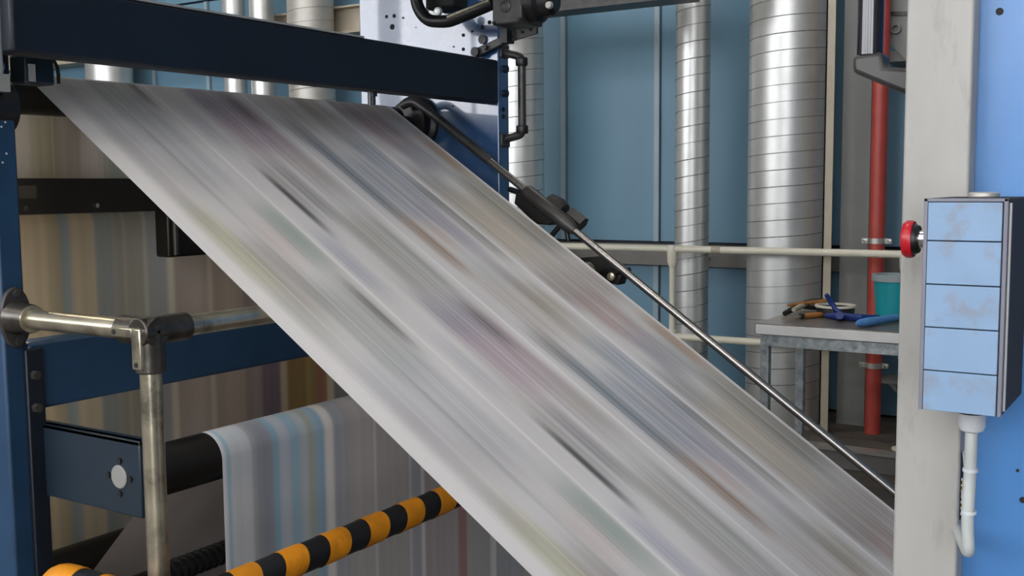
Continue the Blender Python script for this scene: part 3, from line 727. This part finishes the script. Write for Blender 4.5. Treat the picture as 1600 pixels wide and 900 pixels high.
MB().tube([c0, c0 + rd * 0.012, c1 - rd * 0.03, c1], [0.017, 0.024, 0.024, 0.016], 20).build('clamp_sleeve', 'dark_iron', gr)
blk = MB().prism([at(806, 300, y=3.04), at(828, 296, y=3.04), at(872, 342, y=3.04), at(858, 352, y=3.04), at(836, 350, y=3.04), at(803, 318, y=3.04)], (0, 0.05, 0)).build('clamp_block', 'black_paint', gr, bevel=0.004)
k0 = at(866, 322, y=3.09); k1 = at(893, 330, y=3.09)
MB().lathe(at(852, 318, y=3.08), (at(893, 345, y=3.08) - at(852, 318, y=3.08)), [(0, 0.02), (0.01, 0.042), (0.05, 0.046), (0.075, 0.038), (0.085, 0.02)], 24).build('clamp_knob', 'dark_leather', gr)
q = at(903, 345, y=3.08); qd = at(893, 338, y=3.08)
MB().cyl(at(890, 334, y=3.08), at(911, 351, y=3.08), 0.027, 6).build('hex_nut', 'dark_iron', gr)
MB().cyl(at(880, 347, y=3.05), at(862, 368, y=3.05), 0.009, 12).cyl(at(884, 350, y=3.05), at(888, 376, y=3.05), 0.008, 12).build('lever', 'black_paint', gr)
MB().cyl(at(797, 296, y=3.13), at(812, 301, y=3.05), 0.010, 10).build('stay', 'black_paint', gr)
lbk = MB().prism([at(905, 403, y=3.06), at(938, 400, y=3.06), at(952, 410, y=3.06), at(972, 428, y=3.06), at(966, 446, y=3.06), at(940, 440, y=3.06)], (0, 0.05, 0)).build('lower_clamp', 'black_paint', gr, bevel=0.004)
MB().lathe(at(956, 432, y=3.05), (0, -1, 0), [(0, 0.014), (0.01, 0.013), (0.012, 0.006)], 14).build('clamp_screw', 'worn_steel', lbk)
MB().cyl(at(940, 425, y=3.07), (ra + rd * 0.92) + np.array([0, 0.03, 0]), 0.012, 12).build('stay', 'black_paint', gr)

# ------------------------------------------------------------------ motor drive at the top of the far plate
md = thing('motor_drive', (-2.1, 3.0, 2.0), 'dark grey gearbox and motor on an arm in front of the drilled plate', 'motor')
yM = 2.90
a = at(769, 42, y=yM); b = at(815, 40, y=yM); ztop = at(790, -60, y=yM)[2]
MB().box(a[0], b[0], yM, yM + 0.13, a[2] + 0.004, ztop).build('gearbox', 'dark_iron', md, bevel=0.006)
q = at(790, 10, y=yM)
MB().lathe((q[0], yM, q[2]), (0, -1, 0), [(0, 0.020), (0.003, 0.020), (0.004, 0.018)], 8).build('cover_disc', 'dark_iron', md)
for (u, v) in ((772, 36), (812, 30)):
    q = at(u, v, y=yM); MB().cyl((q[0], yM - 0.004, q[2]), (q[0], yM + 0.004, q[2]), 0.006, 8).build('bolt', 'black_matt', md)
a = at(815, 34, y=yM + 0.03); q0 = at(818, 8, y=yM + 0.06); q1 = at(862, 6, y=yM + 0.06)
MB().lathe((q0[0] - 0.005, yM + 0.06, q0[2]), (1, 0, 0), [(0, 0.055), (0.02, 0.06), (0.07, 0.06), (0.08, 0.045), (0.115, 0.042), (0.125, 0.03)], 28).build('motor', 'black_paint', md)
q = at(858, 8, y=yM); MB().lathe((q[0], yM + 0.005, q[2]), (0, -1, 0), [(0, 0.012), (0.012, 0.010)], 12).build('terminal', 'galvanised_dull', md)
# curved arm
pts = [at(648, -20, y=2.98), at(652, 12, y=2.98), at(668, 33, y=2.98), at(700, 34, y=2.98), at(735, 20, y=2.96), at(772, 4, y=2.95)]
MB().tube(pts, 0.021, 18, bend=0.03, k=5).build('curved_arm', 'black_paint', md)
q0 = at(655, -20, y=3.0); q1 = at(766, 16, y=3.0)
MB().tube([at(700, 27, y=2.955), at(735, 13, y=2.94), at(765, 1, y=2.93)], 0.007, 10).build('bright_rod', 'worn_steel', md)
MB().box(q0[0], q0[0] + 0.12, 3.03, 3.12, at(690, 10, y=3.0)[2], at(690, -40, y=3.0)[2]).build('rear_housing', 'black_matt', md, bevel=0.01)
for (u, v) in ((663, 19), (684, 18)):
    q = at(u, v, y=2.99); MB().lathe((q[0], 2.995, q[2]), (0, -1, 0), [(0, 0.016), (0.01, 0.014), (0.012, 0.007)], 12).build('bright_nut', 'galvanised', md)
# link arm with two bolts
p0 = at(744, 82, y=3.09); p1 = at(790, 60, y=3.09)
d = Vector(p1 - p0).normalized(); nn = Vector((-d.z, 0, d.x))
la = MB().prism([Vector(p0) + nn * 0.015 - d * 0.008, Vector(p0) - nn * 0.015 - d * 0.008, Vector(p1) - nn * 0.013, Vector(p1) + nn * 0.013], (0, 0.018, 0)).build('link_arm', 'dark_iron', md, bevel=0.003)
for (u, v, r) in ((743, 81, .016), (758, 74, .009), (786, 60, .010)):
    q = at(u, v, y=3.085); MB().cyl((q[0], 3.078, q[2]), (q[0], 3.115, q[2]), r, 16).build('link_bolt', 'black_paint', la)
MB().box(at(786, 50, y=3.09)[0], at(797, 50, y=3.09)[0], 3.07, 3.115, at(790, 68, y=3.09)[2], at(790, 34, y=3.09)[2]).build('link_post', 'black_paint', md)
tp = MB().prism([at(793, 50, y=3.10), at(838, 34, y=3.10), at(838, 52, y=3.10), at(793, 66, y=3.10)], (0, 0.012, 0)).build('slotted_plate', 'dark_iron', md)
for (u, v) in ((800, 57), (816, 50), (829, 46)):
    q = at(u, v, y=3.10); MB().cyl((q[0], 3.096, q[2]), (q[0], 3.105, q[2]), 0.005, 8).build('screw_hole', 'black_matt', tp)

# ------------------------------------------------------------------ right unit: pale blue panel, white column
yQ = 1.152
un = thing('press_unit', (0.6, 2.2, 0), 'pale blue side panel of the next press unit behind the control box', 'press unit')
pn = MB().box(-0.245, 1.9, yQ, yQ + 0.05, 0, 2.7).build('side_panel', 'panel_blue', un, bevel=0.003)
MB().box(-0.245, 1.9, 3.16, 3.21, 0, 2.7).build('side_panel', 'panel_blue', un)
MB().box(0.35, 1.9, yQ + 0.05, 3.16, 0, 2.7).build('housing', 'panel_blue', un)
for (u, v, r) in ((1562, 18, .0036), (1598, 781, .003), (1590, 735, .0016)):
    q = at(u, v, y=yQ); MB().cyl((q[0], yQ - 0.001, q[2]), (q[0], yQ + 0.002, q[2]), r, 12).build('screw_hole', 'black_matt', pn)
# grab handle at its left edge
hy = 1.176
q = at(1360, 60, y=hy); qb = at(1360, 100, y=hy)
hx = q[0]; rT = 0.5 * (1379 - 1339) * 1.135 / F
gh = MB().cyl((hx, hy, at(1360, 86, y=hy)[2]), (hx, hy, 2.0), rT, 28).build('grab_handle', 'black_gloss', un)
f0 = MB().prism([at(1331, 87, y=hy - 0.014), at(1379, 80, y=hy - 0.014), at(1381, 104, y=hy - 0.014), at(1425, 106, y=hy - 0.014), at(1425, 152, y=hy - 0.014), at(1331, 113, y=hy - 0.014)], (0, 0.03, 0))
f0.build('handle_foot', 'dark_iron', gh, bevel=0.005)
z2 = 2.0
MB().prism([(hx - 0.02, hy - 0.014, z2), (hx + 0.02, hy - 0.014, z2), (-0.24, hy - 0.014, z2 - 0.012), (-0.24, hy - 0.014, z2 + 0.045), (hx - 0.02, hy - 0.014, z2 + 0.025)], (0, 0.03, 0)).build('handle_foot', 'dark_iron', gh, bevel=0.005)
# white trunking column
yC = 1.12
cx0 = at(1407, 400, y=yC)[0]; cx1 = at(1510, 400, y=yC)[0]
wc = thing('cable_column', ((cx0 + cx1) / 2, yC, 0), 'scuffed off-white sheet metal column left of the pale blue panel', 'column')
MB().box(cx0, cx1, yC, yQ - 0.001, 0, 2.72).build('body', 'column_white', wc, bevel=0.0025)
MB().box(cx0 + 0.001, cx1 - 0.001, yC + 0.001, yQ, 2.72, 2.73).build('cap', 'column_white', wc)
zs = at(1500, 710, y=yC)[2]; ze = at(1500, 815, y=yC)[2]
MB().box(cx1 - 0.002, cx1 + 0.0008, yC + 0.006, yC + 0.022, ze, zs).build('slot', 'black_matt', wc)
MB().box(cx1 - 0.001, cx1 + 0.002, yC + 0.010, yC + 0.014, at(1500, 800, y=yC)[2], at(1500, 752, y=yC)[2]).build('earth_wire', 'wire_yellow', wc)
for k in range(7):
    zz = at(1500, 752 + 9 * k, y=yC)[2]
    MB().cyl((cx1 - 0.001, yC + 0.008, zz), (cx1 + 0.002, yC + 0.008, zz), 0.0016, 8).build('white_clip', 'white_plastic', wc)

# ------------------------------------------------------------------ control box
yB = 1.0
bx0 = at(1439, 480, y=yB)[0]; bx1 = at(1570, 480, y=yB)[0]
bz1 = at(1510, 310, y=yB)[2]; bz0 = at(1500, 646, y=yB)[2]
cb = thing('control_box', ((bx0 + bx1) / 2, 1.06, bz0), 'grey control box with five blue blank faces and a red stop button', 'control box')
MB().box(bx0, bx1, yB + 0.003, yC, bz0, bz1).build('body', 'box_grey', cb, bevel=0.002)
ff = MB()
e = 0.0035
ff.box(bx0, bx0 + e, yB, yB + 0.004, bz0, bz1).box(bx1 - e, bx1, yB, yB + 0.004, bz0, bz1).box(bx0, bx1, yB, yB + 0.004, bz1 - 0.003, bz1)
ff.build('front_frame', 'box_frame', cb, bevel=0.0006)
zl = [bz1 - 0.003] + [at(1505, v, y=yB)[2] for v in (377, 446, 514, 582.5)] + [bz0]
for k in range(5):
    MB().box(bx0 + e + 0.0005, bx1 - e - 0.0008, yB - 0.0012, yB + 0.004, zl[k + 1] + 0.0005, zl[k] - 0.0005).build('face_plate', 'face_blue', cb, bevel=0.0005)
MB().box(bx1 - 0.0002, bx1 + 0.0016, yB + 0.008, yB + 0.012, bz0 + 0.004, bz1 - 0.004).build('edge_trim', 'galvanised_dull', cb)
q = at(1430, 373, y=1.04)
ez = at(1438, 374, y=1.035)[2]; ey = 1.035
es = MB().lathe((bx0 - 0.0005, ey, ez), (-1, 0, 0), [(0, 0.0125), (0.004, 0.0125), (0.0045, 0.0085), (0.0125, 0.0085)], 28).build('stop_collar', 'chrome', cb)
MB().lathe((bx0 - 0.0105, ey, ez), (-1, 0, 0), [(0, 0.0125), (0.004, 0.0145), (0.006, 0.0145)], 28).build('stop_ring', 'black_paint', es)
mu = MB().lathe((bx0 - 0.0150, ey, ez), (-1, 0, 0), [(0, 0.0165), (0.002, 0.0175), (0.006, 0.0175), (0.009, 0.0155), (0.0105, 0.010), (0.011, 0.002)], 32).build('mushroom_button', 'estop_red', es)
q = at(1537, 303, y=1.06)
MB().lathe((q[0], 1.06, bz1 - 0.001), (0, 0, 1), [(0, 0.012), (0.002, 0.0135), (0.005, 0.0135), (0.006, 0.011)], 20).build('top_plug', 'galvanised_dull', cb)

# conduit hose below the box
hx = at(1518, 675, y=1.06)[0]; hy = 1.06
ch = thing('conduit_hose', (hx, hy, bz0 - 0.15), 'pale grey cable hose with white gland hanging below the control box', 'hose')
MB().lathe((hx, hy, bz0 + 0.001), (0, 0, -1), [(0, 0.0095), (0.009, 0.0095), (0.0095, 0.0125), (0.011, 0.0125), (0.0115, 0.0120), (0.024, 0.0120), (0.028, 0.0100), (0.029, 0.008)], 20).build('gland', 'white_plastic', ch)
MB().ring((hx, hy, bz0 - 0.0105), (hx, hy, bz0 - 0.0088), 0.0132, 0.009, 20).build('gland_seal', 'black_paint', ch)
zb = at(1515, 868, y=hy)[2]
MB().tube([(hx, hy, bz0 - 0.026), (hx, hy, bz0 - 0.06), (hx - 0.001, hy, zb + 0.03), (hx + 0.001, hy + 0.002, zb), (cx1 - 0.004, yC + 0.012, zb + 0.004)], 0.0056, 18, bend=0.011).build('hose', 'hose_grey', ch)
for v in (734, 800):
    zz = at(1515, v, y=hy)[2]
    tie = MB().ring((hx, hy, zz - 0.0016), (hx, hy, zz + 0.0016), 0.0068, 0.0055, 20).build('cable_tie', 'white_plastic', ch)
    MB().tube([(hx - 0.005, hy + 0.003, zz), (cx1 + 0.001, yC + 0.012, zz)], 0.0013, 6).build('tie_tail', 'white_plastic', tie)

# ------------------------------------------------------------------ work table with tools
TZ = 0.87; tx0 = at(1179, 505, z=TZ)[0]; ty0 = 4.64; ty1 = 5.22; tx1 = tx0 + 1.5
wt = thing('work_table', (tx0 + 0.75, 4.9, 0), 'steel work table with galvanised legs under the tools', 'table')
MB().box(tx0, tx1, ty0, ty1, TZ - 0.05, TZ).build('table_top', 'stainless', wt, bevel=0.004)
MB().box(tx0 + 0.006, tx1 - 0.006, ty0 - 0.004, ty0 + 0.001, TZ - 0.047, TZ - 0.004).build('edge_gleam_strip', 'edge_gleam', wt, bevel=0.0015)  # strip whose pale colour stands in for the edge's reflected light
MB().box(tx0 + 0.03, tx1 - 0.03, ty0 + 0.012, ty0 + 0.03, TZ - 0.10, TZ - 0.05).box(tx0 + 0.02, tx0 + 0.04, ty0 + 0.03, ty1 - 0.03, TZ - 0.10, TZ - 0.05).box(tx0 + 0.03, tx1 - 0.03, ty1 - 0.03, ty1 - 0.012, TZ - 0.10, TZ - 0.05).build('apron', 'table_rough', wt)
for x in (tx0 + 0.02, tx1 - 0.06):
    for y in (ty0 + 0.02, ty1 - 0.06):
        MB().box(x, x + 0.04, y, y + 0.04, 0, TZ - 0.05).build('leg', 'table_rough', wt, bevel=0.003)
# teal bucket
yb = 5.08
a = at(1364, 432, y=yb); b = at(1410, 480, y=yb)
bcx = at(1396, 450, y=yb)[0]; 
zt = at(1385, 428, y=yb)[2]
bk = thing('bucket', (bcx, yb, TZ), 'teal plastic bucket with grey rim at the right end of the work table', 'bucket')
MB().lathe((bcx, yb, TZ), (0, 0, 1), [(0, 0.070), (0.004, 0.074), (zt - TZ - 0.02, 0.088), (zt - TZ - 0.02, 0.084), (0.008, 0.068)], 32).build('shell', 'teal_plastic', bk)
MB().ring((bcx, yb, zt - 0.03), (bcx, yb, zt), 0.096, 0.085, 32).build('rim', 'grey_plastic', bk)
# round tin with white rim
yb = 5.05
c = at(1333, 484, z=TZ)
tn = thing('round_tin', (c[0], yb + 0.02, TZ), 'low dark round tin with a white rim behind the blue tool', 'tin')
MB().lathe((c[0], yb + 0.02, TZ), (0, 0, 1), [(0, 0.085), (0.004, 0.088), (0.045, 0.088), (0.045, 0.084), (0.006, 0.083)], 32).build('wall', 'dark_iron', tn)
MB().ring((c[0], yb + 0.02, TZ + 0.045), (c[0], yb + 0.02, TZ + 0.055), 0.094, 0.080, 32).build('rim', 'cream_paint', tn)
# knife with wooden handle
def P(u, v, h=0.0): return at(u, v, z=TZ + h)
kn = thing('scraper', P(1255, 497), 'scraper with an orange wooden handle at the front of the work table', 'scraper')
a = P(1253, 494, .014); b = P(1288, 491, .014)
MB().tube([a, a + (b - a) * .1, a + (b - a) * .6, b - (b - a) * .1, b], [0.008, 0.012, 0.0135, 0.012, 0.006], 14).build('handle', 'wood_handle', kn)
c = P(1222, 498, .012)
MB().prism([c + np.array([0, -.008, -.005]), c + np.array([0, .010, -.005]), a + np.array([0, .006, -.004]), a + np.array([0, -.006, -.004])], (0, 0, 0.010)).build('blade', 'pale_bone', kn)
MB().ring(a - (b - a) * .08, a + (b - a) * .06, 0.0125, 0.006, 14).build('ferrule', 'dark_iron', kn)
# dark leather glove-like pouch with pliers in it
gl = thing('tool_pouch', P(1272, 480), 'dark leather tool pouch lying behind the wooden scraper', 'pouch')
c = P(1278, 482)
v = []; n = 18
MB().lathe(c + np.array([0, 0, 0]), (0, 0, 1), [(0, 0.075), (0.02, 0.086), (0.038, 0.07), (0.05, 0.03)], 22).build('pouch_body', 'dark_leather', gl)
a = P(1226, 490, .012); b = P(1262, 474, .04)
MB().tube([a, (a + b) / 2 + np.array([0, 0, .006]), b], [0.012, 0.016, 0.014], 12).build('grip', 'dark_leather', gl)
br = thing('brush', P(1250, 474), 'pale brush with a flat tan handle lying across the tool pouch', 'brush')
a = P(1231, 477, .056); b = P(1290, 470, .062)
MB().tube([a, a + (b - a) * .5, b], [0.006, 0.009, 0.008], 10).build('handle', 'wood_handle', br)
a2 = P(1262, 474, .05); c2 = P(1240, 484, .045)
MB().tube([a2, (a2 + c2) / 2, c2], [0.009, 0.013, 0.010], 10).build('bristles', 'pale_bone', br)
# blue pliers
pl = thing('blue_pliers', P(1310, 494), 'blue handled pliers lying open in the middle of the work table', 'pliers')
j = P(1296, 492, .015)
MB().tube([P(1289, 459, .03) * 0 + at(1291, 460, y=j[1] - 0.02), at(1298, 472, y=j[1]), at(1306, 484, y=j[1]), P(1316, 492, .020)], [0.010, 0.013, 0.013, 0.010], 12).build('handle', 'navy_grip', pl)
MB().tube([P(1290, 493, .013), P(1310, 494, .019), P(1345, 497, .018), P(1364, 496, .016), P(1376, 496, .012)], [0.010, 0.018, 0.017, 0.013, 0.010], 14).build('handle', 'navy_grip', pl)
MB().cyl(P(1312, 493, .0), P(1312, 493, .034), 0.017, 16).build('pivot', 'navy_grip', pl)
# light blue cloth roll
cr = thing('cloth_roll', P(1370, 503), 'light blue rolled cloth at the front edge of the work table', 'cloth')
a = P(1338, 506, .021); b = P(1400, 496, .021)
MB().tube([a, a + (b - a) * .08, a + (b - a) * .3, a + (b - a) * .6, b], [0.006, 0.017, 0.020, 0.017, 0.016], 16).build('roll', 'light_blue_cloth', cr)
MB().lathe(P(1352, 505, .0005), (0, 0, 1), [(0, 0.03), (0.006, 0.034), (0.014, 0.026), (0.018, 0.01)], 16).build('fold', 'light_blue_cloth', cr)
cp = thing('jar', P(1399, 494), 'small pale capped jar beside the teal bucket', 'jar')
c = P(1399, 494)
MB().cyl(c, c + np.array([0, 0, .018]), 0.012, 16).build('glass', 'grey_plastic', cp)
MB().cyl(c + np.array([0, 0, .018]), c + np.array([0, 0, .028]), 0.013, 16).build('cap', 'white_plastic', cp)
